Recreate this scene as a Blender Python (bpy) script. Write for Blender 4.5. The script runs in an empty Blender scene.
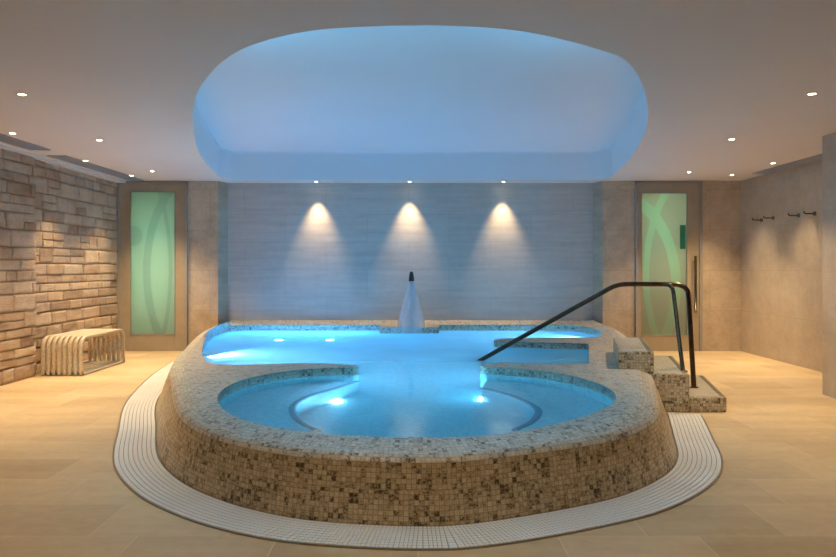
import bpy, bmesh, math, random
from mathutils import Vector, noise
random.seed(7)
S = bpy.context.scene
C = S.collection
PI = math.pi
H, CX, F, CAMH = 267.0, 418.0, 700.0, 1.25      # survey constants of the photograph, used to measure the plan
CEIL = 2.53
YD, YB = 10.42, 10.67                             # door plane, back wall
RIM, WAT, SEAT, DEEP = 0.37, 0.305, 0.0, -0.50

def W(px, py, z):
    d = F*(CAMH-z)/(py-H)
    return Vector(((px-CX)*d/F, d, z))
def WR(px, py, zb):                                # same, for a point seen through the water
    p = W(px, py, WAT)
    v = Vector((p.x, p.y, 0)).normalized()
    o = 1.08*(WAT-zb)
    return Vector((p.x+v.x*o, p.y+v.y*o, zb))

# ------------------------------------------------------------------ materials
class NT:
    def __init__(s, name):
        s.m = bpy.data.materials.new(name); s.m.use_nodes = True
        s.t = s.m.node_tree; s.t.nodes.clear()
        s.out = s.n('ShaderNodeOutputMaterial')
    def n(s, k, **kw):
        nd = s.t.nodes.new(k)
        for a, b in kw.items(): setattr(nd, a, b)
        return nd
    def l(s, a, b): s.t.links.new(a, b)
    def set(s, sock, v):
        if hasattr(v, 'links') or hasattr(v, 'is_output'): s.l(v, sock)
        else: sock.default_value = v
    def math(s, op, a, b=None, c=None):
        nd = s.n('ShaderNodeMath', operation=op)
        for i, v in enumerate((a, b, c)):
            if v is not None: s.set(nd.inputs[i], v)
        return nd.outputs[0]
    def vmath(s, op, a, b=None):
        nd = s.n('ShaderNodeVectorMath', operation=op)
        s.set(nd.inputs[0], a)
        if b is not None: s.set(nd.inputs[1], b)
        return nd.outputs[0]
    def ramp(s, fac, stops, interp='LINEAR'):
        nd = s.n('ShaderNodeValToRGB'); nd.color_ramp.interpolation = interp
        e = nd.color_ramp.elements
        while len(e) < len(stops): e.new(0.5)
        for el, (p, c) in zip(e, stops):
            el.position = p; el.color = (*c, 1) if len(c) == 3 else c
        s.l(fac, nd.inputs[0]); return nd.outputs[0]
    def noise(s, vec, scale, detail=3, rough=.5):
        nd = s.n('ShaderNodeTexNoise'); nd.inputs['Scale'].default_value = scale
        nd.inputs['Detail'].default_value = detail; nd.inputs['Roughness'].default_value = rough
        s.l(vec, nd.inputs['Vector']); return nd.outputs['Fac']
    def mix(s, fac, a, b, blend='MIX'):
        nd = s.n('ShaderNodeMix', data_type='RGBA', blend_type=blend)
        s.set(nd.inputs[0], fac); s.set(nd.inputs[6], a); s.set(nd.inputs[7], b)
        return nd.outputs[2]
    def scalev(s, vec, sc):
        nd = s.n('ShaderNodeMapping'); nd.inputs['Scale'].default_value = sc
        s.l(vec, nd.inputs['Vector']); return nd.outputs[0]
    def tc(s, k='Object'): return s.n('ShaderNodeTexCoord').outputs[k]
    def bump(s, h, strength=.3, dist=.01):
        nd = s.n('ShaderNodeBump'); nd.inputs['Strength'].default_value = strength
        nd.inputs['Distance'].default_value = dist; s.l(h, nd.inputs['Height']); return nd.outputs[0]
    def bsdf(s, col, rough=.5, metal=0, normal=None, spec=None, **kw):
        p = s.n('ShaderNodeBsdfPrincipled')
        s.set(p.inputs['Base Color'], col); s.set(p.inputs['Roughness'], rough)
        p.inputs['Metallic'].default_value = metal
        if spec is not None: p.inputs['Specular IOR Level'].default_value = spec
        if normal is not None: s.l(normal, p.inputs['Normal'])
        for a, b in kw.items(): s.set(p.inputs[a.replace('_', ' ')], b)
        s.l(p.outputs[0], s.out.inputs[0]); return p

def rgb(*c): return (c[0], c[1], c[2], 1)

def m_plain(name, col, rough=.5, metal=0, var=.12, sc=6):
    t = NT(name); n = t.noise(t.tc(), sc, 4)
    c = t.ramp(n, [(.3, tuple(x*(1-var) for x in col)), (.7, tuple(min(1, x*(1+var)) for x in col))])
    t.bsdf(c, rough, metal, t.bump(n, .05, .004)); return t.m

def m_emit(name, col, st):
    t = NT(name); e = t.n('ShaderNodeEmission'); e.inputs[0].default_value = rgb(*col); e.inputs[1].default_value = st
    t.l(e.outputs[0], t.out.inputs[0]); return t.m

def m_mosaic(name, stops, pitch=.025, rough=.35, grout=(.27, .205, .13), joint=.055, cluster=True, coord='UV', bs=.4):
    t = NT(name)
    v = t.vmath('SCALE', t.tc(coord)); v.node.inputs['Scale'].default_value = 1/pitch
    fl = t.vmath('FLOOR', v); fr = t.vmath('FRACTION', v)
    wn = t.n('ShaderNodeTexWhiteNoise', noise_dimensions='3D'); t.l(fl, wn.inputs['Vector'])
    n2 = t.noise(fl, .22, 2, .6)
    n3 = t.noise(v, 1.5, 4, .75)
    fac = t.math('ADD', t.math('MULTIPLY', wn.outputs['Value'], .22), t.math('MULTIPLY', n3, .72)) if cluster else wn.outputs['Value']
    if cluster: fac = t.math('ADD', fac, t.math('MULTIPLY', t.math('SUBTRACT', n2, .5), .35))
    col = t.ramp(fac, stops)
    sx = t.n('ShaderNodeSeparateXYZ'); t.l(fr, sx.inputs[0])
    ed = [t.math('SUBTRACT', .5, t.math('ABSOLUTE', t.math('SUBTRACT', sx.outputs[i], .5))) for i in (0, 1)]
    e = t.math('MINIMUM', ed[0], ed[1])
    mask = t.math('SMOOTH_MIN', t.math('MULTIPLY', e, 1/joint), 1, .1)
    g = t.math('LESS_THAN', e, joint)
    c2 = t.mix(g, col, rgb(*grout))
    t.bsdf(c2, t.math('ADD', rough, t.math('MULTIPLY', g, .3)), 0, t.bump(mask, bs, .002)); return t.m

def m_tile(name, c1, c2, mort, w, h, off=.5, msize=.003, rough=.4, sc=(1, 1, 1), plane='XY', grain=(1.2, 4, 1), var=.25, shift=(0, 0, 0), bs=.15, detail=14):
    t = NT(name); o = t.tc()
    if plane != 'XY':
        sp = t.n('ShaderNodeSeparateXYZ'); t.l(o, sp.inputs[0]); cb = t.n('ShaderNodeCombineXYZ')
        t.l(sp.outputs[0 if plane == 'XZ' else 1], cb.inputs[0]); t.l(sp.outputs[2], cb.inputs[1]); o2 = cb.outputs[0]
    else: o2 = o
    o2 = t.vmath('ADD', o2, shift)
    br = t.n('ShaderNodeTexBrick'); br.offset = off
    t.l(o2, br.inputs['Vector'])
    for k, v in (('Scale', 1), ('Mortar Size', msize), ('Brick Width', w), ('Row Height', h), ('Mortar Smooth', .2)): br.inputs[k].default_value = v
    br.inputs['Color1'].default_value = rgb(.0, .0, .0); br.inputs['Color2'].default_value = rgb(1, 1, 1); br.inputs['Mortar'].default_value = rgb(.5, .5, .5)
    n = t.noise(t.scalev(o2, grain), 1.0, 6, .6)
    nn = t.noise(o2, detail, 5, .6)
    f = t.math('ADD', t.math('MULTIPLY', n, .7), t.math('MULTIPLY', nn, .3))
    f = t.math('ADD', f, t.math('MULTIPLY', t.math('SUBTRACT', br.outputs['Color'], .5), var))
    col = t.ramp(f, [(.32, c1), (.68, c2)])
    col = t.mix(br.outputs['Fac'], col, rgb(*mort))
    hgt = t.math('SUBTRACT', t.math('MULTIPLY', nn, .3), br.outputs['Fac'])
    t.bsdf(col, t.math('ADD', rough, t.math('MULTIPLY', n, .15)), 0, t.bump(hgt, bs, .003)); return t.m

M = {}
M['floor'] = m_tile('floor_sandstone_tile', (.46, .325, .175), (.67, .51, .30), (.69, .56, .38), .65, .436, .36, .0025, .34, shift=(.0, -3.253+.436*8, 0), grain=(1.0, 3.2, 1), var=.22)
M['backwall'] = m_tile('veined_grey_stone', (.42, .37, .325), (.55, .49, .43), (.38, .34, .30), 1.25, .42, .5, .003, .38, plane='XZ', grain=(1.1, 13, 1), var=.08, shift=(.15, 0.05, 0), detail=9)
M['wallstone'] = m_tile('beige_stone_cladding', (.38, .29, .20), (.56, .45, .325), (.36, .28, .20), .62, .6, .5, .003, .4, plane='XZ', grain=(5, 5, 5), var=.12, detail=22)
M['wallstone_side'] = m_tile('beige_stone_cladding_side', (.40, .31, .22), (.54, .44, .325), (.40, .315, .225), 1.1, .6, .5, .003, .38, plane='YZ', grain=(4, 4, 4), var=.1, detail=18)
M['ceiling'] = m_plain('matt_ceiling_paint', (.74, .665, .59), .85, var=.015, sc=1.5)
M['coffer'] = m_plain('white_ceiling_paint', (.74, .76, .78), .8, var=.01, sc=1.5)
M['plain'] = m_plain('warm_plaster', (.45, .38, .30), .8)
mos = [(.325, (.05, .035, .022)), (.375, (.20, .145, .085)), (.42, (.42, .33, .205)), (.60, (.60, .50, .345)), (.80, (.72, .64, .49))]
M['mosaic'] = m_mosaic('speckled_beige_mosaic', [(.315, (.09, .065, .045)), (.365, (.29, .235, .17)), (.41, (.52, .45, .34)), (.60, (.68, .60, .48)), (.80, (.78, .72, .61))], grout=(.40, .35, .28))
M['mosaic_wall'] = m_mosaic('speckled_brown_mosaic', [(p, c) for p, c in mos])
M['mosaic_step'] = m_mosaic('speckled_step_mosaic', mos)
M['mosaic_pale'] = m_mosaic('pale_tread_mosaic', [(.2, (.30, .27, .22)), (.5, (.46, .43, .37)), (.8, (.56, .53, .47))])
M['mosaic_dark'] = m_mosaic('dark_nosing_mosaic', [(.2, (.05, .04, .03)), (.5, (.14, .11, .085)), (.8, (.24, .2, .15))])
M['basin'] = m_mosaic('aqua_basin_mosaic', [(.1, (.38, .62, .66)), (.5, (.48, .70, .74)), (.9, (.58, .78, .80))], grout=(.5, .68, .72), cluster=False, bs=.2)
M['nosing'] = m_mosaic('navy_underwater_mosaic', [(.1, (.02, .10, .16)), (.9, (.05, .17, .24))], grout=(.08, .16, .2), cluster=False)
M['grate'] = m_plain('white_plastic_grating', (.80, .78, .74), .5, var=.04, sc=3)
M['gap'] = m_plain('dark_drain_bed', (.33, .30, .26), .7)
M['steel'] = m_plain('brushed_steel', (.34, .33, .31), .32, 1, .1, 20)
M['bronze'] = m_plain('dark_bronze_tube', (.10, .075, .055), .28, 1, .2, 14)
M['doorframe'] = m_plain('taupe_door_frame', (.36, .29, .20), .45, var=.06)
M['doortrim'] = m_plain('grey_door_trim', (.30, .27, .235), .5, var=.05)
M['cap'] = m_plain('dark_nozzle_metal', (.05, .05, .055), .35, .8)
M['vent'] = m_plain('grey_vent_louvre', (.42, .40, .38), .5, .2, .05)
M['ventdark'] = m_plain('dark_vent_throat', (.06, .06, .06), .8)
M['white'] = m_plain('white_trim_paint', (.72, .68, .62), .6, var=.03)
M['ring'] = m_plain('satin_lamp_ring', (.6, .56, .5), .35, .3, .03)
M['lens'] = m_emit('warm_lamp_lens', (1, .80, .52), 34)
M['uwlens'] = m_emit('underwater_lamp_lens', (.62, .86, 1), 30)
M['led'] = m_emit('blue_led_strip', (.06, .56, 1.0), 44)

def m_benchwood():
    t = NT('pale_bent_wood'); o = t.tc()
    n = t.noise(t.scalev(o, (40, 3, 40)), 1, 4); c = t.ramp(n, [(.3, (.44, .355, .25)), (.7, (.62, .52, .385))])
    t.bsdf(c, .45, 0, t.bump(n, .1, .002)); return t.m
M['wood'] = m_benchwood()

def m_stone():
    t = NT('rough_sandstone_block'); o = t.tc()
    at = t.n('ShaderNodeAttribute', attribute_name='tone').outputs['Fac']
    n = t.noise(o, 3.5, 6, .65); n2 = t.noise(t.scalev(o, (1, 1, 3)), 22, 6, .7)
    f = t.math('ADD', t.math('MULTIPLY', at, .3), t.math('MULTIPLY', n, .68))
    c = t.ramp(f, [(.2, (.28, .17, .10)), (.42, (.50, .345, .225)), (.6, (.64, .47, .32)), (.8, (.76, .60, .43))])
    c = t.mix(t.math('MULTIPLY', t.math('SUBTRACT', n2, .35), .5), c, rgb(.12, .07, .04))
    t.bsdf(c, .85, 0, t.bump(t.math('ADD', n2, n), .9, .03)); return t.m
M['stone'] = m_stone()

def m_water():
    t = NT('clear_pool_water'); o = t.tc()
    n = t.math('ADD', t.noise(t.scalev(o, (1, 1.6, 1)), 2.4, 3, .5), t.math('MULTIPLY', t.noise(o, 9, 2, .5), .12))
    b = t.bump(n, .22, .02)
    g = t.n('ShaderNodeBsdfGlass'); g.inputs['IOR'].default_value = 1.33; g.inputs['Roughness'].default_value = .09
    g.inputs['Color'].default_value = rgb(.66, .92, .98); t.l(b, g.inputs['Normal'])
    tr = t.n('ShaderNodeBsdfTranslucent'); tr.inputs[0].default_value = rgb(.42, .78, .97)
    df = t.n('ShaderNodeBsdfDiffuse'); df.inputs[0].default_value = rgb(.32, .62, .82)
    m1 = t.n('ShaderNodeMixShader'); m1.inputs[0].default_value = .22
    t.l(tr.outputs[0], m1.inputs[1]); t.l(df.outputs[0], m1.inputs[2])
    # churned water (bubbles) is milkier round the fountain and between the two dividers
    sp = t.n('ShaderNodeSeparateXYZ'); t.l(o, sp.inputs[0])
    yy = t.n('ShaderNodeMapRange', interpolation_type='SMOOTHSTEP'); t.l(sp.outputs[1], yy.inputs[0])
    yy.inputs[1].default_value = 5.8; yy.inputs[2].default_value = 8.4; yy.inputs[3].default_value = .12; yy.inputs[4].default_value = .52
    fac = t.math('MULTIPLY', yy.outputs[0], t.math('ADD', .7, t.math('MULTIPLY', t.noise(o, 1.1, 3), .6)))
    m2 = t.n('ShaderNodeMixShader'); t.l(fac, m2.inputs[0]); t.l(g.outputs[0], m2.inputs[1]); t.l(m1.outputs[0], m2.inputs[2])
    t.l(m2.outputs[0], t.out.inputs[0]); return t.m
M['water'] = m_water()

def m_spray():
    t = NT('falling_water_sheet'); o = t.tc()
    n = t.noise(t.scalev(o, (12, 12, .8)), 1, 3)
    tr = t.n('ShaderNodeBsdfTransparent'); df = t.n('ShaderNodeBsdfDiffuse'); df.inputs[0].default_value = rgb(.8, .88, .95)
    tl = t.n('ShaderNodeBsdfTranslucent'); tl.inputs[0].default_value = rgb(.8, .88, .95)
    m1 = t.n('ShaderNodeMixShader'); t.l(df.outputs[0], m1.inputs[1]); t.l(tl.outputs[0], m1.inputs[2])
    f = t.ramp(n, [(.35, (.38,)*3), (.7, (.52,)*3)])
    m2 = t.n('ShaderNodeMixShader'); t.l(f, m2.inputs[0]); t.l(tr.outputs[0], m2.inputs[1]); t.l(m1.outputs[0], m2.inputs[2])
    t.l(m2.outputs[0], t.out.inputs[0]); return t.m
M['spray'] = m_spray()

def m_glass(name, arcs, base, tint, ax):
    """frosted pane: translucent, with etched arcs (clearer or denser bands); arcs = (cx, cz, rx, half width)"""
    t = NT(name); o = t.tc(); sp = t.n('ShaderNodeSeparateXYZ'); t.l(o, sp.inputs[0])
    acc = None
    for (cx, cz, rx, rz, hw, z0, z1) in arcs:
        dx = t.math('DIVIDE', t.math('SUBTRACT', sp.outputs[0], cx), rx)
        dz = t.math('DIVIDE', t.math('SUBTRACT', sp.outputs[2], cz), rz)
        r = t.math('SQRT', t.math('ADD', t.math('MULTIPLY', dx, dx), t.math('MULTIPLY', dz, dz)))
        band = t.math('LESS_THAN', t.math('ABSOLUTE', t.math('SUBTRACT', r, 1)), hw)
        acc = band if acc is None else t.math('MAXIMUM', acc, band)
    col = t.mix(acc, rgb(*base), rgb(*tint))
    tl = t.n('ShaderNodeBsdfTranslucent'); t.l(col, tl.inputs[0])
    df = t.n('ShaderNodeBsdfDiffuse'); t.l(col, df.inputs[0])
    gl = t.n('ShaderNodeBsdfGlossy'); gl.inputs['Roughness'].default_value = .15
    m1 = t.n('ShaderNodeMixShader'); m1.inputs[0].default_value = .35; t.l(tl.outputs[0], m1.inputs[1]); t.l(df.outputs[0], m1.inputs[2])
    m2 = t.n('ShaderNodeMixShader'); m2.inputs[0].default_value = .05; t.l(m1.outputs[0], m2.inputs[1]); t.l(gl.outputs[0], m2.inputs[2])
    t.l(m2.outputs[0], t.out.inputs[0]); return t.m

# ------------------------------------------------------------------ mesh helpers
def link(name, bm, mat, parent=None, loc=None, smooth=False, kind=None):
    me = bpy.data.meshes.new(name); bm.normal_update(); bm.to_mesh(me); bm.free()
    for m in (mat if isinstance(mat, list) else [mat]): me.materials.append(m)
    if smooth:
        for p in me.polygons: p.use_smooth = True
    o = bpy.data.objects.new(name, me); C.objects.link(o)
    if parent: o.parent = parent
    if loc: o.location = loc
    if kind: o['kind'] = kind
    return o
def tag(o, label, cat, group=None, kind=None):
    o['label'] = label; o['category'] = cat
    if group: o['group'] = group
    if kind: o['kind'] = kind
    return o
def thing(name, label, cat, loc=(0, 0, 0), group=None):
    o = bpy.data.objects.new(name, None); o.empty_display_size = .1; C.objects.link(o); o.location = loc
    return tag(o, label, cat, group)
def box(bm, a, b, bevel=0, seg=2):
    r = bmesh.ops.create_cube(bm, size=1)
    for v in r['verts']:
        v.co = Vector([a[i]+(b[i]-a[i])*(v.co[i]+.5) for i in range(3)])
    if bevel:
        es = list({e for v in r['verts'] for e in v.link_edges})
        bmesh.ops.bevel(bm, geom=es, offset=bevel, segments=seg, profile=.5, affect='EDGES')
def boxbm(a, b, bevel=0):
    bm = bmesh.new(); box(bm, a, b, bevel); return bm
def catmull(pts, n=8, closed=False):
    P = [Vector(p) for p in pts]; out = []
    N = len(P)
    for i in range(N if closed else N-1):
        g = lambda k: P[k % N] if closed else P[max(0, min(N-1, k))]
        p0, p1, p2, p3 = g(i-1), g(i), g(i+1), g(i+2)
        for j in range(n):
            t = j/n
            out.append(.5*((2*p1)+(-p0+p2)*t+(2*p0-5*p1+4*p2-p3)*t*t+(-p0+3*p1-3*p2+p3)*t**3))
    if not closed: out.append(P[-1].copy())
    return out
def tube(bm, pts, r, seg=12, closed=False, caps=True):
    pts = [Vector(p) for p in pts]; rings = []; n = len(pts)
    up = None
    for i, p in enumerate(pts):
        if closed: t = pts[(i+1) % n]-pts[i-1]
        else: t = pts[min(i+1, n-1)]-pts[max(i-1, 0)]
        t.normalize()
        if up is None:
            up = Vector((0, 0, 1)) if abs(t.z) < .9 else Vector((1, 0, 0))
        a = t.cross(up).normalized(); b = a.cross(t).normalized(); up = b
        rr = r[i] if isinstance(r, (list, tuple)) else r
        rings.append([bm.verts.new(p+rr*(math.cos(2*PI*k/seg)*a+math.sin(2*PI*k/seg)*b)) for k in range(seg)])
    for i in range(n if closed else n-1):
        A, B = rings[i], rings[(i+1) % n]
        for k in range(seg): bm.faces.new((A[k], A[(k+1) % seg], B[(k+1) % seg], B[k]))
    if caps and not closed:
        bm.faces.new(rings[0]); bm.faces.new(rings[-1][::-1])
def disc(bm, c, r, h, seg=24):
    lo = [bm.verts.new((c[0]+r*math.cos(2*PI*k/seg), c[1]+r*math.sin(2*PI*k/seg), c[2])) for k in range(seg)]
    hi = [bm.verts.new((v.co.x, v.co.y, c[2]+h)) for v in lo]
    bm.faces.new(lo[::-1]); bm.faces.new(hi)
    for k in range(seg): bm.faces.new((lo[k], lo[(k+1) % seg], hi[(k+1) % seg], hi[k]))
def fill(bm, loops, z):
    """flat surface bounded by the first loop, with the others as holes"""
    es = []
    for lp in loops:
        vs = [bm.verts.new((p[0], p[1], z)) for p in lp]
        for i in range(len(vs)): es.append(bm.edges.new((vs[i], vs[(i+1) % len(vs)])))
    r = bmesh.ops.triangle_fill(bm, use_beauty=True, use_dissolve=False, edges=es, normal=(0, 0, 1))
    return [f for f in r['geom'] if isinstance(f, bmesh.types.BMFace)]
def strip(bm, A, B, closed=False, uv=None, u0=0, v0=0):
    """wall between two polylines of equal length, uv in metres"""
    va = [bm.verts.new(p) for p in A]; vb = [bm.verts.new(p) for p in B]
    n = len(A); L = [0]
    for i in range(n): L.append(L[-1]+(Vector(A[(i+1) % n])-Vector(A[i])).length)
    for i in range(n if closed else n-1):
        j = (i+1) % n
        f = bm.faces.new((va[i], va[j], vb[j], vb[i]))
        if uv:
            w0 = (Vector(A[i])-Vector(B[i])).length; w1 = (Vector(A[j])-Vector(B[j])).length
            for lp, q in zip(f.loops, ((L[i]+u0, v0), (L[i+1]+u0, v0), (L[i+1]+u0, v0+w1), (L[i]+u0, v0+w0))): lp[uv].uv = q
        f.smooth = True
def uvxy(bm, faces, uv):
    for f in faces:
        for lp in f.loops: lp[uv].uv = (lp.vert.co.x+20, lp.vert.co.y+20)
def boxuv(bm, uv):
    for f in bm.faces:
        n = f.normal if f.normal.length else f.calc_center_median()
        a = max(range(3), key=lambda i: abs(n[i])); k = [(1, 2), (0, 2), (0, 1)][a]
        for lp in f.loops: lp[uv].uv = (lp.vert.co[k[0]]+20, lp.vert.co[k[1]]+20)
def resample(pts, n):
    P = [Vector(p) for p in pts]; L = [0]
    for a, b in zip(P, P[1:]): L.append(L[-1]+(b-a).length)
    out = []; k = 0
    for i in range(n):
        s = L[-1]*i/(n-1)
        while k < len(P)-2 and L[k+1] < s: k += 1
        t = (s-L[k])/max(1e-9, L[k+1]-L[k]); out.append(P[k].lerp(P[k+1], min(1, t)))
    return out
def turn(o, loc): o.location = loc

# ------------------------------------------------------------------ pool outlines (left back -> front -> right back)
base_px = [(157.5, 402), (156.5, 429.6), (157, 451), (164, 466.7), (184, 484), (213, 498), (256, 511.5), (318, 522.4), (420, 527.6), (481, 523.8), (573, 508.5), (626.7, 495), (665, 475.7), (677, 458), (673, 437.4), (666, 412.5)]
base = [Vector((-3.02, YD-.02, 0)), Vector((-2.95, 9.2, 0)), Vector((-2.75, 7.9, 0))]+[W(x, y, 0) for x, y in base_px]
base = [p for p in base]
base += [Vector((2.42, 7.2, 0)), Vector((2.72, 8.6, 0)), Vector((2.86, YD-.02, 0))]
base = resample(catmull(base, 8), 150)
# every other outline of the outer shell follows the base
def offs(line, d, z, flank=0):
    out = []; d0 = d
    for i, p in enumerate(line):
        f = max(0, min(1, (p.y-3.7)/1.0)); d = d0+flank*f*f*(3-2*f)
        t = line[min(i+1, len(line)-1)]-line[max(i-1, 0)]; t.z = 0; t.normalize()
        nrm = Vector((t.y, -t.x, 0))             # outward is to the right of travel? fixed below by sign
        out.append(Vector((p.x-nrm.x*d*SGN, p.y-nrm.y*d*SGN, z)))
    return out
SGN = 1
_t = offs(base, 1, 0)
SGN = 1 if _t[75].y > base[75].y else -1          # positive d = inward
sh0 = offs(base, .050, RIM-.075, .06)
sh1 = offs(base, .060, RIM-.050, .06)
sh2 = offs(base, .090, RIM-.034, .06)
sh3 = offs(base, .20, RIM, .04)
def lift(y):                                      # the rim rises gently towards the back wall
    t = max(0, min(1, (y-7.6)/2.0)); return .08*t*t*(3-2*t)
def raise_rim(bm):
    for v in bm.verts:
        if v.co.z > .1: v.co.z += lift(v.co.y)*min(1, (v.co.z-.1)/.2)
    return bm

wl = lambda pts: [W(*p) if len(p) == 3 else W(*p, RIM) for p in pts]
# water outline, running left back -> divider -> front lobe -> divider -> entry -> baffle -> right back
A_left = [(245, 326.2), (228, 327.6), (214, 332), (206, 339), (202, 349), (204, 358.5), (214, 364.2)]
B_div = [(214, 364.2), (243, 364.6), (273, 363.8), (304, 363.0), (335.5, 364), (354, 365.2), (358.6, 366.3), (355, 367.4)]
C_lobe = [(355, 367.4), (335, 367.8), (305, 369.3), (273, 373.2), (242, 380), (223.5, 389), (217.5, 399.5), (227, 412), (254.6, 422.8), (304, 431.6), (366.6, 436.2), (420, 437.3), (465, 436.6), (513, 432.4), (565, 421.6), (597, 411.5), (614, 402.5), (614, 392.6), (598, 383.4), (565, 374.6), (526, 369.4), (496, 367.2)]
D_div = [(496, 367.2), (484, 366.4), (480, 364.8), (489, 363.4), (512, 363.2), (539, 363.7), (588, 363.7)]
E_entry = [(589.5, 363.2), (588.5, 344.4)]
G_baf = [(587, 343.8), (560, 343.2), (520, 342.4), (500, 341.8), (493.5, 340.6), (500, 339.4), (520, 338.8), (560, 338.4), (598, 337.8)]
H_right = [(601, 337), (600, 333.0), (590, 329.2), (575, 327), (560, 326.2)]
I_back = [(439, 326.2), (438.6, 333.5, WAT), (379.8, 333.5, WAT), (379.6, 326.2)]
def poly(*segs):
    out = []
    for s, sm in segs:
        p = wl(s)
        out += catmull(p, 5) if sm else p
    r = [out[0]]
    for p in out[1:]:
        if (p-r[-1]).length > .012: r.append(p)
    if (r[0]-r[-1]).length < .012: r.pop()
    return r
inner = poly((A_left, 1), (B_div, 1), (C_lobe, 1), (D_div, 1), (E_entry, 0), (G_baf, 1), (H_right, 1), (I_back, 0))

# ------------------------------------------------------------------ floor (with the hole under the pool), ceiling with coffer
foot = offs(base, .02, 0)
closed_foot = foot+[Vector((2.86, YB+.25, 0)), Vector((-3.02, YB+.25, 0))]
bm = bmesh.new()
fill(bm, [[(-5.2, -3), (5.6, -3), (5.6, 11.4), (-5.2, 11.4)], [(p.x, p.y) for p in closed_foot]], 0)
bmesh.ops.recalc_face_normals(bm, faces=bm.faces)
if sum(f.normal.z for f in bm.faces) < 0: bmesh.ops.reverse_faces(bm, faces=bm.faces)
link('floor', bm, M['floor'], kind='structure')

cof_px = [(219, 177.2), (200.4, 155.5), (193.5, 128), (194, 104), (206.6, 77.7), (240.9, 49.8), (303, 32), (362, 27), (421, 25.5), (478, 27), (533, 33), (595, 48.5), (629.6, 64), (646.5, 98), (645.5, 130.6), (630, 158.6), (611, 177.5)]
def WC(px, py):
    d = F*(CEIL-CAMH)/(H-py); return Vector(((px-CX)*d/F, d, CEIL))
cof = [Vector((-2.72, 10.3, CEIL))]+catmull([WC(*p) for p in cof_px], 6)+[Vector((2.54, 10.3, CEIL))]
bm = bmesh.new()
fill(bm, [[(-5.2, -3), (5.6, -3), (5.6, 11.4), (-5.2, 11.4)], [(p.x, p.y) for p in cof]], CEIL)
if sum(f.normal.z for f in bm.faces) > 0: bmesh.ops.reverse_faces(bm, faces=bm.faces)
ceil = link('ceiling', bm, M['ceiling'], kind='structure')
bm = bmesh.new(); CT = 2.945
def coff(z, d):
    c = Vector((0, 7.4, 0)); out = []
    n = len(cof)
    for i, p in enumerate(cof):
        q = cof[(i+1) % n]-cof[i-1]; nr = Vector((q.y, -q.x, 0)).normalized()
        if nr.dot(c-p) < 0: nr = -nr
        out.append(Vector((p.x+nr.x*d, p.y+nr.y*d, z)))
    return out
L0 = coff(CEIL, 0); L1 = coff(CT-.05, 0.01); L2 = coff(CT-.01, .015); L3 = coff(CT, .035)
strip(bm, L0, L1, True); strip(bm, L1, L2, True); strip(bm, L2, L3, True)
fill(bm, [[(p.x, p.y) for p in L3]], CT)
bmesh.ops.remove_doubles(bm, verts=bm.verts, dist=.0005)
link('ceiling_coffer', bm, M['coffer'], parent=ceil)
# blue strip along the front curve of the coffer wall
fr = [p for p in coff(CEIL+.10, .02) if p.y < 5.0]
bm = bmesh.new(); tube(bm, resample(fr, 70), .018, 8)
led = link('led_strip', bm, M['led'], smooth=True)
tag(led, 'blue light strip running along the front curve inside the ceiling recess', 'light strip')

# ------------------------------------------------------------------ walls
def structure(name, bm, mat): return link(name, bm, mat, kind='structure')
structure('wall_back', boxbm((-2.95, YB, 0), (2.78, YB+.2, 2.66)), M['backwall'])
def splay(bm, x, x2):                             # the recess has slightly splayed cheeks
    for v in bm.verts:
        if abs(v.co.x-x) < 1e-4 and v.co.y > YD+.1: v.co.x = x2
    return bm
structure('wall_back_left', splay(boxbm((-3.44, YD, 0), (-2.976, YB+.3, 2.6)), -2.976, -2.81), M['wallstone'])
structure('wall_back_right', splay(boxbm((2.75, YD, 0), (3.24, YB+.3, 2.6)), 2.75, 2.567), M['wallstone'])
structure('wall_front', boxbm((-5.2, -3.1, 0), (5.6, -3, 2.6)), M['plain'])
structure('wall_corner_right', boxbm((4.205, YD-.02, 0), (4.9, YB+.3, 2.6)), M['wallstone'])
structure('wall_right', boxbm((4.80, 4.0, 0), (4.95, YD+.4, 2.6)), M['wallstone_side'])
structure('wall_right_near', boxbm((3.96, -3.0, 0), (4.9, 6.86, 2.6), .006), M['wallstone_side'])
structure('trim_right', boxbm((4.80, 6.9, CEIL), (4.81, YD, CEIL+.02)), M['white'])
structure('wall_above_door_left', boxbm((-4.6, YD+.0, 2.525), (-3.4, YB, 2.62)), M['wallstone'])
structure('wall_above_door_right', boxbm((3.2, YD+.0, 2.525), (4.25, YB, 2.62)), M['wallstone'])

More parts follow.
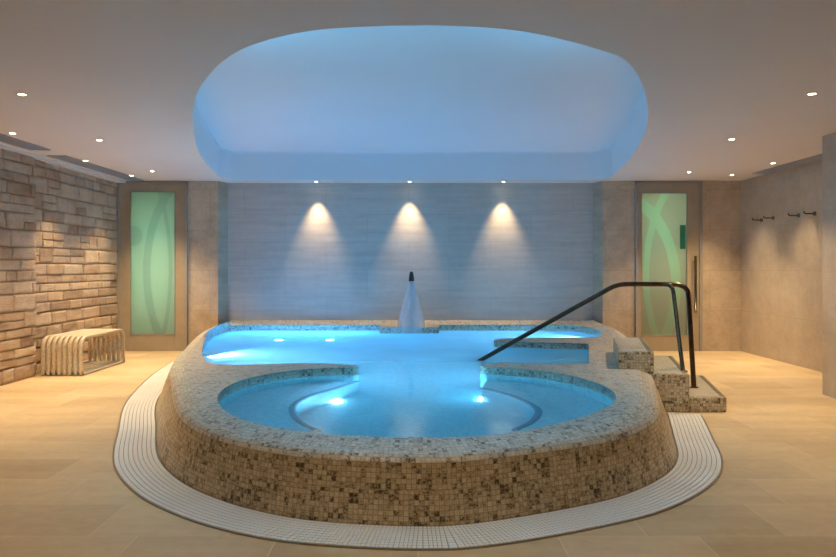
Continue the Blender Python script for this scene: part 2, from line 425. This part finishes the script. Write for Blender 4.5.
# stone wall
bm = bmesh.new(); tone = bm.loops.layers.float_color.new('tone') if False else None
lay = bm.verts.layers.float.new('tone')
def stone_wall(y0, y1, x0, x1, seed):
    rnd = random.Random(seed); z = 0.0
    while z < 2.5:
        h = rnd.choice([.10, .12, .14, .16, .19]); h = min(h, 2.53-z)
        if 2.53-z-h < .08: h = 2.53-z
        y = y0-rnd.random()*.25
        while y < y1:
            w = rnd.uniform(.18, .55)
            parts = [(z, h)]
            if h > .17 and rnd.random() < .35: parts = [(z, h*.48), (z+h*.48, h*.52)]
            for (zz, hh) in parts:
                a, b = max(y, y0), min(y+w, y1)
                if b-a < .03: continue
                tn = rnd.random(); pr = rnd.uniform(0, .012); ph = rnd.random()*50
                ku = .005/(b-a); kv = .005/hh
                US = [0, ku]+[ku+(1-2*ku)*q/9 for q in range(1, 9)]+[1-ku, 1]; VS = [0, kv]+[kv+(1-2*kv)*q/5 for q in range(1, 5)]+[1-kv, 1]
                nu, nv = len(US)-1, len(VS)-1; grid = []
                for j in range(nv+1):
                    row = []
                    for i in range(nu+1):
                        u, v = US[i], VS[j]
                        yy = a+.002+(b-a-.004)*u; zq = zz+.002+(hh-.004)*v
                        e = min(min(u, 1-u)*(b-a), min(v, 1-v)*hh)
                        rd = min(1, e/.0049); rd = math.sqrt(max(0, 1-(1-rd)**2))
                        nz = noise.fractal(Vector((yy*13, zq*15, ph)), .9, 2, 4)*.012
                        jz = noise.noise(Vector((yy*5, zz*3+(v*3), ph)))*.007*(1 if 0 < j < nv else 0)
                        xb = x0+(x1-x0)*(yy-y0)/(y1-y0)
                        vt = bm.verts.new((xb-.012+rd*(.016+pr+nz), yy, zq+jz)); vt[lay] = tn; row.append(vt)
                    grid.append(row)
                for j in range(nv):
                    for i in range(nu):
                        f = bm.faces.new((grid[j][i], grid[j][i+1], grid[j+1][i+1], grid[j+1][i])); f.smooth = True
            y += w
        z += h
stone_wall(8.02, 10.40, -4.435, -4.475, 3)
stone_wall(4.6, 8.02, -4.40, -4.385, 11)
box(bm, (-4.75, 4.6, 0), (-4.44, 8.02, 2.6)); box(bm, (-4.75, 8.0, 0), (-4.49, 10.4, 2.6))
wleft = structure('wall_left', bm, M['stone'])
structure('wall_left_near', boxbm((-4.75, -3, 0), (-4.42, 4.62, 2.6)), M['plain'])
structure('trim_left', boxbm((-4.50, 4.6, 2.495), (-4.33, YD, 2.53)), M['white'])

# ------------------------------------------------------------------ glass doors
def door(name, x0, x1, gx0, gx1, gz0, gz1, mat, handle, light_e, lcol, lz):
    r = bpy.data.objects.new(name, None); C.objects.link(r); r.location = ((x0+x1)/2, YD, 0); r['kind'] = 'structure'
    ox = (x0+x1)/2
    def rel(bm):
        for v in bm.verts: v.co.x -= ox; v.co.y -= YD
        return bm
    bm = bmesh.new()
    box(bm, (x0, YD-.02, 0), (gx0, YD+.05, 2.52), .004); box(bm, (gx1, YD-.02, 0), (x1, YD+.05, 2.52), .004)
    box(bm, (gx0-.002, YD-.02, 0), (gx1+.002, YD+.05, gz0), .004); box(bm, (gx0-.002, YD-.02, gz1), (gx1+.002, YD+.05, 2.52), .004)
    link('door_frame', rel(bm), M['doorframe'], r)
    bm = bmesh.new()
    for a, b in ((x0-.03, x0+.012), (x1-.012, x1+.03)): box(bm, (a, YD-.045, 0), (b, YD+.0, 2.525), .003)
    box(bm, (x0-.03, YD-.045, 2.485), (x1+.03, YD, 2.525), .003)
    link('architrave', rel(bm), M['doortrim'], r)
    bm = bmesh.new(); box(bm, (gx0-.005, YD+.005, gz0-.005), (gx1+.005, YD+.02, gz1+.005))
    link('glass_pane', rel(bm), mat, r)
    bm = bmesh.new(); box(bm, (gx0-.012, YD-.026, gz0-.012), (gx0, YD-.015, gz1+.012)); box(bm, (gx1, YD-.026, gz0-.012), (gx1+.012, YD-.015, gz1+.012))
    box(bm, (gx0-.012, YD-.026, gz0-.012), (gx1+.012, YD-.015, gz0)); box(bm, (gx0-.012, YD-.026, gz1), (gx1+.012, YD-.015, gz1+.012))
    link('glazing_bead', rel(bm), M['doortrim'], r)
    if handle: handle(r, rel)
    # lit room behind the frosted glass
    l = bpy.data.lights.new('steam_room_light', 'AREA'); l.shape = 'RECTANGLE'; l.size = .5; l.size_y = 1.6; l.energy = light_e; l.color = lcol
    lo = bpy.data.objects.new('steam_room_light', l); C.objects.link(lo); lo.location = ((gx0+gx1)/2-ox, .6, lz); lo.rotation_euler = (-PI/2, 0, 0); lo.parent = r
    return r
sD = F/YD
dx = lambda px: (px-CX)/sD
dz = lambda py: CAMH+(H-py)/sD
gxL = (dx(131), dx(175)); gxR = (dx(641.5), dx(686.5))
ccL = (dx(119)+dx(187))/2; ccR = (dx(636)+dx(700))/2
# arcs in the pane's own coordinates (origin at door centre, floor)
# left: a large arc bulging left, a second crossing it, and a filled leaf at the left edge
gl = m_glass('green_frosted_glass_dark_arcs',
   [(dx(215)-ccL, dz(272), dx(215)-dx(147), 1.62, .055, 0, 3), (dx(118)-ccL, dz(270), dx(171)-dx(118), 1.9, .035, 0, 3), (dx(134)-ccL, dz(236), .065, .075, 1.0, 0, 3)],
   (.42, .56, .46), (.36, .49, .41), 0)
gr = m_glass('green_frosted_glass_light_arcs',
   [(dx(612)-ccR, dz(285), dx(676)-dx(612), 1.35, .075, 0, 3), (dx(715)-ccR, dz(275), dx(715)-dx(646), 1.75, .045, 0, 3)],
   (.46, .50, .40), (.45, .60, .46), 0)
def hR(r, rel):
    bm = bmesh.new(); x = dx(693.6)
    tube(bm, [(x, YD-.075, dz(312)), (x, YD-.075, dz(256))], .018, 12)
    for z in (dz(306), dz(262)): tube(bm, [(x, YD-.075, z), (x, YD-.015, z)], .01, 8)
    link('pull_handle', rel(bm), M['bronze'], r, smooth=True)
    bm = bmesh.new(); box(bm, (dx(680), YD+.0, dz(249)), (dx(685.5), YD+.008, dz(225)), .002)
    link('green_sticker', rel(bm), m_plain('dark_green_film', (.03, .22, .12), .4), r)
door('door_1', dx(119), dx(186), *gxL, dz(334), dz(192), gl, None, 24, (.80, 1, .88), 1.35)
door('door_2', dx(637), dx(699.5), *gxR, dz(335), dz(193.3), gr, hR, 20, (.85, 1, .85), 1.95)
# dark lobby walls behind both doors keep the light in
for k, (a, b) in enumerate(((-4.6, -3.4), (3.2, 4.3))):
    bm = bmesh.new(); box(bm, (a, YD+.9, 0), (b, YD+.95, 2.6)); box(bm, (a-.05, YD+.05, 0), (a, YD+.95, 2.6)); box(bm, (b, YD+.05, 0), (b+.05, YD+.95, 2.6))
    structure('wall_lobby_'+('left', 'right')[k], bm, M['plain'])

# ------------------------------------------------------------------ spa pool
pool = thing('spa_pool', 'large raised freeform spa pool clad in speckled beige mosaic', 'pool', (0, 6.5, 0))
OFF = Vector((0, 6.5, 0))
def pl(name, bm, mat, smooth=False, parent=None, sub=True):
    for v in bm.verts: v.co -= OFF
    return link(name, bm, mat, parent or pool, smooth=smooth)
bm = bmesh.new(); uv = bm.loops.layers.uv.new()
mid = offs(base, .030, RIM*.45, .03)
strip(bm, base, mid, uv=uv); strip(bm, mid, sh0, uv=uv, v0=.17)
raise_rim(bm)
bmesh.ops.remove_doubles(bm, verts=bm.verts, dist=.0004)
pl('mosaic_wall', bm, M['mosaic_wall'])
# rim
bm = bmesh.new(); uv = bm.loops.layers.uv.new()
strip(bm, sh0, sh1, uv=uv, v0=.325); strip(bm, sh1, sh2, uv=uv, v0=.355); strip(bm, sh2, sh3, uv=uv, v0=.385)
outer = [(p.x, p.y) for p in sh3]+[(2.72, YB+.05), (-2.9, YB+.05)]
inn_top = [(p.x, p.y) for p in inner]
fs = fill(bm, [outer, inn_top], RIM); uvxy(bm, fs, uv)
for f in fs:
    if f.normal.z < 0: f.normal_flip()
wi = [Vector((p.x, p.y, RIM)) for p in inner]; wb = [Vector((p.x, p.y, WAT-.02)) for p in inner]
strip(bm, wb, wi, True, uv)
for v in bm.verts:
    if v.co.z > WAT-.05: v.co.z += lift(v.co.y)*(.25 if any(abs(v.co.x-p.x)+abs(v.co.y-p.y) < .004 for p in inner) else 1)
bmesh.ops.remove_doubles(bm, verts=bm.verts, dist=.0004)
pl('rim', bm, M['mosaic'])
# basin
bm = bmesh.new(); uv = bm.loops.layers.uv.new()
strip(bm, [Vector((p.x, p.y, DEEP)) for p in inner], [Vector((p.x, p.y, WAT-.02)) for p in inner], True, uv)
fs = fill(bm, [[(p.x, p.y) for p in inner]], DEEP); uvxy(bm, fs, uv)
for f in fs:
    if f.normal.z < 0: f.normal_flip()
pl('basin', bm, M['basin'])

# submerged seats of the front lobe
def seat(edge_px, i0, i1, name):
    edge = catmull([WR(x, y, SEAT) for x, y in edge_px], 6)
    bm = bmesh.new(); uv = bm.loops.layers.uv.new()
    side = [p for p in inner[i0:i1+1]]
    if (edge[0]-side[-1]).length > (edge[-1]-side[-1]).length: edge = edge[::-1]
    lp = [(p.x, p.y) for p in side]+[(p.x, p.y) for p in edge]
    fs = fill(bm, [lp], SEAT); uvxy(bm, fs, uv)
    for f in fs:
        if f.normal.z < 0: f.normal_flip()
    strip(bm, [Vector((p.x, p.y, DEEP)) for p in edge], [Vector((p.x, p.y, SEAT)) for p in edge], False, uv)
    s = pl(name, bm, M['basin'])
    bm = bmesh.new(); uv = bm.loops.layers.uv.new()
    tube(bm, [Vector((p.x, p.y, SEAT-.004)) for p in edge], .028, 8)
    for f in bm.faces:
        for l_ in f.loops: l_[uv].uv = (l_.vert.co.x, l_.vert.co.y)
    n = pl('seat_edge', bm, M['nosing'], True); n.parent = s
    return s
def near(px, py):
    q = W(px, py, RIM); return min(range(len(inner)), key=lambda i: (inner[i]-q).length)
seat([(357, 381), (335.5, 388), (308, 396), (293, 406), (297, 419), (318, 431)], near(352, 371.5), near(345, 435), 'underwater_seat')
seat([(482, 388), (500, 392), (521, 399), (538, 409), (534, 420), (515, 430)], near(500, 434), near(486, 366.6), 'underwater_seat')

# raised mosaic parts: back ledge with fountain plinth, right baffle
def slab(name, outline, z0, z1, mat, bev=.01, parent=None):
    bm = bmesh.new(); uv = bm.loops.layers.uv.new()
    v0 = [bm.verts.new((p[0], p[1], z0)) for p in outline]; v1 = [bm.verts.new((p[0], p[1], z1)) for p in outline]
    n = len(outline)
    bm.faces.new(v0[::-1]); top = bm.faces.new(v1)
    for i in range(n): bm.faces.new((v0[i], v0[(i+1) % n], v1[(i+1) % n], v1[i]))
    bmesh.ops.recalc_face_normals(bm, faces=bm.faces)
    if bev: bmesh.ops.bevel(bm, geom=[e for e in bm.edges if all(abs(v.co.z-z1) < 1e-5 for v in e.verts)], offset=bev, segments=2, profile=.5, affect='EDGES')
    bm.normal_update(); boxuv(bm, uv)
    bmesh.ops.triangulate(bm, faces=[f for f in bm.faces if len(f.verts) > 4])
    return pl(name, bm, mat, parent=parent)
yf = W(400, 333.5, WAT).y
xl, xr = W(379.8, 333.5, WAT).x, W(438.6, 333.5, WAT).x
# submerged entry steps under the handrail
e0 = W(589, 363.2, RIM); e1 = W(588.5, 344.4, RIM)
for k in range(2):
    w = .34; z = .12-.2*k; xa = e0.x-.02-w*(k+1); xb = e0.x+.03-w*k
    sk = e1.x-e0.x
    q = slab('underwater_step', [(xa, e0.y+.02), (xb, e0.y+.02), (xb+sk, e1.y-.02), (xa+sk, e1.y-.02)], DEEP, z, M['basin'], 0)

# water
bm = bmesh.new(); fs = fill(bm, [[(p.x, p.y) for p in inner]], WAT)
for f in fs:
    if f.normal.z < 0: f.normal_flip()
wt = link('pool_water', bm, M['water']); tag(wt, 'glowing blue water filling the mosaic spa pool', 'water', kind='stuff')

# ------------------------------------------------------------------ overflow grating on the floor round the pool
chan_px = [(116.6, 452), (123, 476), (143, 496), (174, 510), (217, 523), (279, 535), (334, 541.5), (420, 545.4), (535, 536.4), (619, 523.5), (688, 498.7), (714.7, 479.5), (721.6, 466), (714.7, 449), (703, 426), (696, 413.7)]
i_end = max(i for i in range(len(base)) if base[i].x > 0 and base[i].y < 6.01)
i_st = min(i for i in range(len(base)) if base[i].y < 9.3)
inn = resample(base[i_st:i_end+1], 420)
NR, CW = 9, .275
gt = thing('overflow_grating', 'white plastic overflow grating curving round the foot of the spa pool', 'grating', (0, 3.2, 0))
bm = bmesh.new()
o1 = offs(inn, -.004, .002); o2 = offs(inn, -CW, .002)
strip(bm, o1, o2)
for v in bm.verts: v.co.y -= 3.2
link('channel_bed', bm, M['gap'], gt)
bm = bmesh.new()
fine = resample(base[i_st:i_end+1], 560)
for r in range(NR):
    a0 = .010+r*(CW-.015)/NR; a1 = a0+(CW-.015)/NR-.0048
    P0 = offs(fine, -a0, .004); P1 = offs(fine, -a1, .004)
    for i in range(len(fine)-1):
        g = .17
        c = [P0[i].lerp(P0[i+1], g/2), P0[i].lerp(P0[i+1], 1-g/2), P1[i].lerp(P1[i+1], 1-g/2), P1[i].lerp(P1[i+1], g/2)]
        lo = [bm.verts.new((p.x, p.y-3.2, .003)) for p in c]; hi = [bm.verts.new((p.x, p.y-3.2, .009)) for p in c]
        bm.faces.new(hi)
        for k in range(4): bm.faces.new((lo[k], lo[(k+1) % 4], hi[(k+1) % 4], hi[k]))
bmesh.ops.recalc_face_normals(bm, faces=bm.faces)
link('grating_bars', bm, M['grate'], gt)
bm = bmesh.new()
for dd in (.003, CW+.001):
    a = offs(inn, -dd+.0015, .008); b = offs(inn, -dd-.0015, .008); strip(bm, a, b)
    strip(bm, offs(inn, -dd-.0015, .008), offs(inn, -dd-.0015, .0))
for v in bm.verts: v.co.y -= 3.2
link('edge_strip', bm, M['steel'], gt)

# ------------------------------------------------------------------ outside steps
Y0, Y1, SK = 6.02, 7.24, .30
st = thing('entry_steps', 'three speckled mosaic steps climbing to the pool rim below the handrail', 'steps', (2.2, Y0, 0))
def skew(name, x0, x1, z0, z1, y0=Y0, y1=Y1):
    bm = bmesh.new(); uv = bm.loops.layers.uv.new()
    box(bm, (x0, y0, z0), (x1, y1, z1), .012)
    boxuvs = None
    bm.normal_update(); boxuv(bm, uv)
    for v in bm.verts: v.co.x += SK*(v.co.y-Y0)/(Y1-Y0)-2.2; v.co.y -= Y0
    return link(name, bm, M['mosaic_step'], st)
def tread(parent, x0, x1, z):
    bm = bmesh.new(); uv = bm.loops.layers.uv.new()
    box(bm, (x0+.02, Y0+.035, z), (x1-.055, Y1-.03, z+.004), .001); bm.normal_update(); boxuv(bm, uv)
    for v in bm.verts: v.co.x += SK*(v.co.y-Y0)/(Y1-Y0)-2.2; v.co.y -= Y0
    link('tread', bm, M['mosaic_pale'], st).parent = parent
    bm = bmesh.new(); uv = bm.loops.layers.uv.new()
    box(bm, (x1-.052, Y0+.035, z), (x1-.016, Y1-.03, z+.004), .001); bm.normal_update(); boxuv(bm, uv)
    for v in bm.verts: v.co.x += SK*(v.co.y-Y0)/(Y1-Y0)-2.2; v.co.y -= Y0
    link('nosing', bm, M['mosaic_dark'], st).parent = parent
s1 = skew('step', 2.335, 2.655, 0, .13); tread(s1, 2.335, 2.655, .13)
s2 = skew('step', 2.00, 2.335, 0, .33); tread(s2, 2.02, 2.335, .33)
s3 = skew('step', 1.72, 2.03, .331, .52); tread(s3, 1.72, 2.03, .52)

# ------------------------------------------------------------------ handrail
hr = thing('handrail', 'dark bronze tubular handrail sloping from the steps down into the water', 'handrail', (2.3, 6.4, 0))
def hrp(name, pts, r, mat=M['bronze']):
    bm = bmesh.new(); tube(bm, pts, r, 16)
    for v in bm.verts: v.co -= Vector((2.3, 6.4, 0))
    return link(name, bm, mat, hr, smooth=True)
def atd(px, py, d): return Vector(((px-CX)*d/F, d, CAMH+(H-py)*d/F))
ctrl = [atd(462, 371, 7.2), atd(500, 349.3, 6.98), atd(560, 316, 6.76), atd(600, 293.8, 6.62), atd(609, 288.8, 6.59), atd(616, 285.8, 6.58), atd(626, 284.2, 6.57), atd(650, 284.2, 6.54), atd(672, 284.4, 6.51), atd(681, 285.6, 6.50), atd(686.5, 289.5, 6.49), atd(688.5, 297, 6.49), atd(690.5, 330, 6.485), atd(694, 388.5, 6.48)]
pts = catmull(ctrl, 6)
hrp('rail', pts, .0225)
hrp('post', catmull([atd(662, 284.4, 6.52), atd(669, 285.2, 6.49), atd(672.5, 289, 6.47), atd(674, 297, 6.45), atd(678, 330, 6.33), atd(683, 371.3, 6.19)], 6), .0185)
for p in (atd(694, 388.5, 6.48), atd(683, 371.3, 6.19)):
    bm = bmesh.new(); disc(bm, (p.x-2.3, p.y-6.4, p.z-.002 if p.z > .2 else .1335), .04, .008)
    link('base_flange', bm, M['bronze'], hr)

# ------------------------------------------------------------------ fountain
fc = Vector((W(411, 331, .39).x, yf+.13, 0))
ft = thing('fountain_nozzle', 'slim dark capped fountain nozzle standing on the back ledge', 'fountain', (fc.x, fc.y, .392))
sf = F/fc.y; ztop = CAMH+(H-271.5)/sf-.392
bm = bmesh.new(); tube(bm, [(0, 0, 0), (0, 0, ztop-.13)], .020, 16); link('pipe', bm, M['steel'], ft, smooth=True)
bm = bmesh.new(); tube(bm, [(0, 0, ztop-.14), (0, 0, ztop-.13), (0, 0, ztop-.05), (0, 0, ztop-.015), (0, 0, ztop)], [.040, .042, .032, .026, .012], 20); link('nozzle_cap', bm, M['cap'], ft, smooth=True)
bm = bmesh.new(); disc(bm, (0, 0, 0), .06, .012); link('base_plate', bm, M['steel'], ft)
bm = bmesh.new()
for (k0, k1, zt) in ((.036, .085, ztop-.13), (.036, .21, ztop-.15)):
    rings = []
    for j in range(15):
        t = j/14; r = k0+(k1-k0)*t; z = zt*(1-t)+.392+(.002 if j < 14 else -.08)
        rings.append([bm.verts.new((fc.x+r*math.cos(2*PI*q/32), fc.y-.03*t+r*.75*math.sin(2*PI*q/32), z)) for q in range(32)])
    for j in range(14):
        for q in range(32): bm.faces.new((rings[j][q], rings[j][(q+1) % 32], rings[j+1][(q+1) % 32], rings[j+1][q]))
sp = link('falling_water', bm, M['spray'], smooth=True); tag(sp, 'bell of white water falling from the fountain nozzle', 'water', kind='stuff')

# ------------------------------------------------------------------ bench
bx0, bx1, by0, by1 = -4.325, -3.85, 8.02, 9.21
be = thing('slatted_bench', 'pale bent-wood slatted bench with rounded ends beside the stone wall', 'bench', ((bx0+bx1)/2, (by0+by1)/2, 0))
NB = 8; bw = .041
def loop_prof(r_out, inset):
    y0, y1, z0, z1 = by0+inset, by1-inset, 0+inset*.6, .45-inset
    R, r2 = .13-inset, .03; out = []
    for (cy, cz, R_, a0) in ((y1-R, z1-R, R, 0), (y0+R, z1-R, R, PI/2), (y0+r2, z0+r2, r2, PI), (y1-r2, z0+r2, r2, 3*PI/2)):
        for k in range(9):
            a = a0+PI/2*k/8; out.append((cy+R_*math.cos(a), cz+R_*math.sin(a)))
    return out
for i in range(NB):
    x = bx0+bw/2+(bx1-bx0-bw)*i/(NB-1)
    bm = bmesh.new(); o_ = loop_prof(0, 0); n_ = loop_prof(0, .038)
    vs = []
    for (a, b, xx) in [(o_, 0, x-bw/2), (o_, 0, x+bw/2), (n_, 0, x+bw/2), (n_, 0, x-bw/2)]:
        vs.append([bm.verts.new((xx-be.location.x, p[0]-be.location.y, p[1])) for p in a])
    n = len(o_)
    for k in range(n):
        j = (k+1) % n
        for q in range(4):
            A_, B_ = vs[q], vs[(q+1) % 4]; bm.faces.new((A_[k], A_[j], B_[j], B_[k]))
    bmesh.ops.recalc_face_normals(bm, faces=bm.faces)
    es = [e for e in bm.edges if abs(e.verts[0].co.x-e.verts[1].co.x) < 1e-6]
    bmesh.ops.bevel(bm, geom=es, offset=.009, segments=2, profile=.5, affect='EDGES')
    link('slat', bm, M['wood'], be, smooth=True)
for yy in (by0+.2, by1-.2, (by0+by1)/2):
    bm = bmesh.new(); box(bm, (bx0+.01, yy-.02, .375), (bx1-.01, yy+.02, .413), .003)
    for v in bm.verts: v.co -= be.location
    link('crossbar', bm, M['wood'], be)

# ------------------------------------------------------------------ downlights
def mk_down():
    r = thing('downlight', '', 'ceiling light', (0, 0, CEIL))
    bm = bmesh.new(); seg = 28
    prof = [(.025, -.001), (.028, -.006), (.038, -.006), (.042, 0)]
    rg = [[bm.verts.new((a*math.cos(2*PI*k/seg), a*math.sin(2*PI*k/seg), z)) for k in range(seg)] for a, z in prof]
    for j in range(len(prof)-1):
        for k in range(seg): bm.faces.new((rg[j][k], rg[j][(k+1) % seg], rg[j+1][(k+1) % seg], rg[j+1][k]))
    a = link('trim_ring', bm, M['ring'], r, smooth=True)
    bm = bmesh.new(); disc(bm, (0, 0, -.004), .026, .003, 28); b = link('lens', bm, M['lens'], r)
    return r, a, b
proto = mk_down(); first = True
WARM = (1, .74, .42)
def downlight(x, y, label, e=30, size=1.3, blend=.8, col=WARM, group='recessed ceiling downlights', tilt=(0, 0), z=CEIL, rad=.03):
    global first
    r, a, b = proto
    if not first:
        r = r.copy(); C.objects.link(r)
        for c_ in (a, b):
            q = c_.copy(); C.objects.link(q); q.parent = r
    first = False
    r.location = (x, y, z); r['label'] = label; r['group'] = group
    l = bpy.data.lights.new('downlight_beam', 'SPOT'); l.energy = e; l.spot_size = size; l.spot_blend = blend; l.color = col; l.shadow_soft_size = rad
    lo = bpy.data.objects.new('downlight_beam', l); C.objects.link(lo); lo.parent = r; lo.location = (0, 0, -.04); lo.rotation_euler = (tilt[0], tilt[1], 0)
for (px, py, lab, e) in [
    (22, 94, 'recessed downlight nearest the camera on the left of the blue recess', 170),
    (99.5, 139.8, 'recessed downlight midway along the left side of the ceiling', 200),
    (152, 171, 'recessed downlight just in front of the left glass door', 170),
    (812, 93.5, 'recessed downlight nearest the camera on the right of the blue recess', 170),
    (731.5, 139, 'recessed downlight midway along the right side of the ceiling', 200),
    (689, 172, 'recessed downlight just in front of the right glass door', 170)]:
    p = WC(px, py); downlight(p.x, p.y, lab, e, 1.75)
for (px, py, lab, e) in [
    (12.6, 133, 'recessed downlight above the stone wall at the left picture edge', 170),
    (85.6, 160.5, 'recessed downlight beside the left vent, above the bench', 240),
    (131.6, 175.4, 'recessed downlight in the far left corner by the stone wall', 190)]:
    p = WC(px, py); downlight(p.x, p.y, lab, e, 1.5, .9, tilt=(0, -.12))
for (px, py, lab, e) in [
    (773, 163, 'recessed downlight beside the right vent, above the robe hooks', 170),
    (732, 174.7, 'recessed downlight in the far right corner beside the beige wall', 150)]:
    p = WC(px, py); downlight(p.x, p.y, lab, e, 1.5, .9, tilt=(0, .12))
for px, lab in ((317, 'leftmost of the three wall washers above the grey stone wall'), (409.5, 'middle wall washer directly above the fountain'), (503, 'rightmost of the three wall washers above the grey stone wall')):
    downlight((px-CX)/66.3, 10.50, lab, 140, 1.02, 1.0, group='wall washers above the grey back wall', rad=.012, tilt=(.10, 0))
for (x, y, e) in ((-2.9, 2.9, 15), (2.9, 2.9, 15), (-1.1, 2.1, 84), (1.1, 2.1, 84), (-2.9, .6, 14), (2.9, .6, 14)):
    downlight(x, y, 'recessed downlight in the front part of the ceiling before the blue recess', e, 1.8, group='downlights in the front ceiling')

# ------------------------------------------------------------------ vents
def vent(x0, x1, y0, y1, label):
    r = thing('ceiling_vent', label, 'vent', ((x0+x1)/2, (y0+y1)/2, CEIL), 'slot vents along the ceiling edges')
    w, h = (x1-x0)/2, (y1-y0)/2
    bm = bmesh.new(); box(bm, (-w, -h, -.003), (w, h, -.001)); link('vent_throat', bm, M['ventdark'], r)
    bm = bmesh.new()
    for a, b in (((-w, -h, -.010), (-w+.012, h, 0)), ((w-.012, -h, -.010), (w, h, 0)), ((-w, -h, -.010), (w, -h+.012, 0)), ((-w, h-.012, -.010), (w, h, 0))): box(bm, a, b)
    link('vent_frame', bm, M['vent'], r)
    bm = bmesh.new(); n = 7
    for k in range(n):
        x = -w+.012+(2*w-.024)*(k+.5)/n; box(bm, (x-.007, -h+.01, -.009), (x+.005, h-.01, -.002))
    link('louvres', bm, M['vent'], r)
vent(-4.23, -4.00, 5.4, 7.62, 'grey slot vent in the ceiling at the left picture edge')
vent(-4.25, -4.03, 8.02, 10.30, 'grey slot vent in the ceiling above the bench')
vent(4.56, 4.76, 6.95, 9.55, 'grey slot vent in the ceiling above the robe hooks')

# ------------------------------------------------------------------ robe hooks
hooks = [(762, 220, 'far left'), (773.6, 218, 'second'), (799, 215.5, 'third'), (815, 213.6, 'nearest')]
hl = ['bronze robe hook farthest back on the right wall', 'bronze robe hook second from the far end of the right wall', 'bronze robe hook third from the far end of the right wall', 'bronze robe hook nearest the pillar on the right wall']
def mk_hook():
    r = thing('robe_hook', '', 'hook')
    bm = bmesh.new(); tube(bm, [(0, 0, 0), (-.012, 0, 0)], .026, 16); a = link('wall_plate', bm, M['bronze'], r, smooth=True)
    bm = bmesh.new(); tube(bm, [(-.01, 0, 0), (-.115, 0, 0), (-.128, 0, .004), (-.135, 0, .03)], .0085, 10); b = link('peg', bm, M['bronze'], r, smooth=True)
    return r, a, b
hp = mk_hook()
for i, (px, py, _) in enumerate(hooks):
    r, a, b = hp
    if i:
        r = r.copy(); C.objects.link(r)
        for c_ in (a, b):
            q = c_.copy(); C.objects.link(q); q.parent = r
    s = (px-CX)/4.80
    r.location = (4.80, F/s, CAMH+(H-py)/s); r['label'] = hl[i]; r['group'] = 'robe hooks on the right wall'

# ------------------------------------------------------------------ underwater lamps
UB = (.12, .46, 1.0)
def uw(p, nrm, label, e, lens=.05, col=UB):
    r = thing('underwater_light', label, 'pool light', p, 'underwater lights in the spa pool')
    q = Vector(nrm).to_track_quat('Z', 'Y'); r.rotation_mode = 'QUATERNION'; r.rotation_quaternion = q
    bm = bmesh.new(); disc(bm, (0, 0, 0), lens*1.5, .012); link('lamp_ring', bm, M['steel'], r)
    bm = bmesh.new(); disc(bm, (0, 0, .012), lens, .004); link('lamp_lens', bm, M['uwlens'], r)
    l = bpy.data.lights.new('underwater_beam', 'SPOT'); l.energy = e; l.color = col; l.spot_size = 2.9; l.spot_blend = .4; l.shadow_soft_size = .05
    lo = bpy.data.objects.new('underwater_beam', l); C.objects.link(lo); lo.parent = r; lo.location = (0, 0, .03); lo.rotation_euler = (PI, 0, 0)
uw(WR(279, 340, DEEP), (0, 0, 1), 'round underwater lamp in the back pool, left of the other', 110)
uw(WR(330, 340, DEEP), (0, 0, 1), 'round underwater lamp in the back pool, left of the fountain', 110)
uw(WR(336, 402, DEEP), (0, 0, 1), 'round underwater lamp in the front lobe by the left divider', 150, col=(.24, .66, 1))
uw(WR(485, 400, DEEP), (0, 0, 1), 'round underwater lamp in the front lobe on the right', 150, col=(.24, .66, 1))
q = W(202, 349, RIM); uw((q.x+.07, q.y, .18), (1, -.05, -.05), 'underwater lamp set in the left end wall of the back pool', 240, col=(.34, .62, 1))
q = W(600, 333.5, RIM); uw((q.x-.12, q.y, .18), (-1, -.05, -.05), 'underwater lamp set in the right end wall of the back pool', 220, col=(.34, .62, 1))

# ------------------------------------------------------------------ world, camera, view
w = bpy.data.worlds.new('world'); S.world = w; w.use_nodes = True
w.node_tree.nodes['Background'].inputs[0].default_value = (.05, .05, .055, 1); w.node_tree.nodes['Background'].inputs[1].default_value = .2
cam = bpy.data.cameras.new('camera'); co = bpy.data.objects.new('camera', cam); C.objects.link(co)
co.location = (0, 0, CAMH); co.rotation_euler = (PI/2, 0, 0)
cam.sensor_width = 36; cam.lens = 36*F/836; cam.clip_start = .05; cam.shift_y = -(278.5-H)/836
S.camera = co
S.view_settings.view_transform = 'Standard'; S.view_settings.look = 'None'; S.view_settings.gamma = 1
S.view_settings.use_curve_mapping = False; S.view_settings.exposure = -0.15
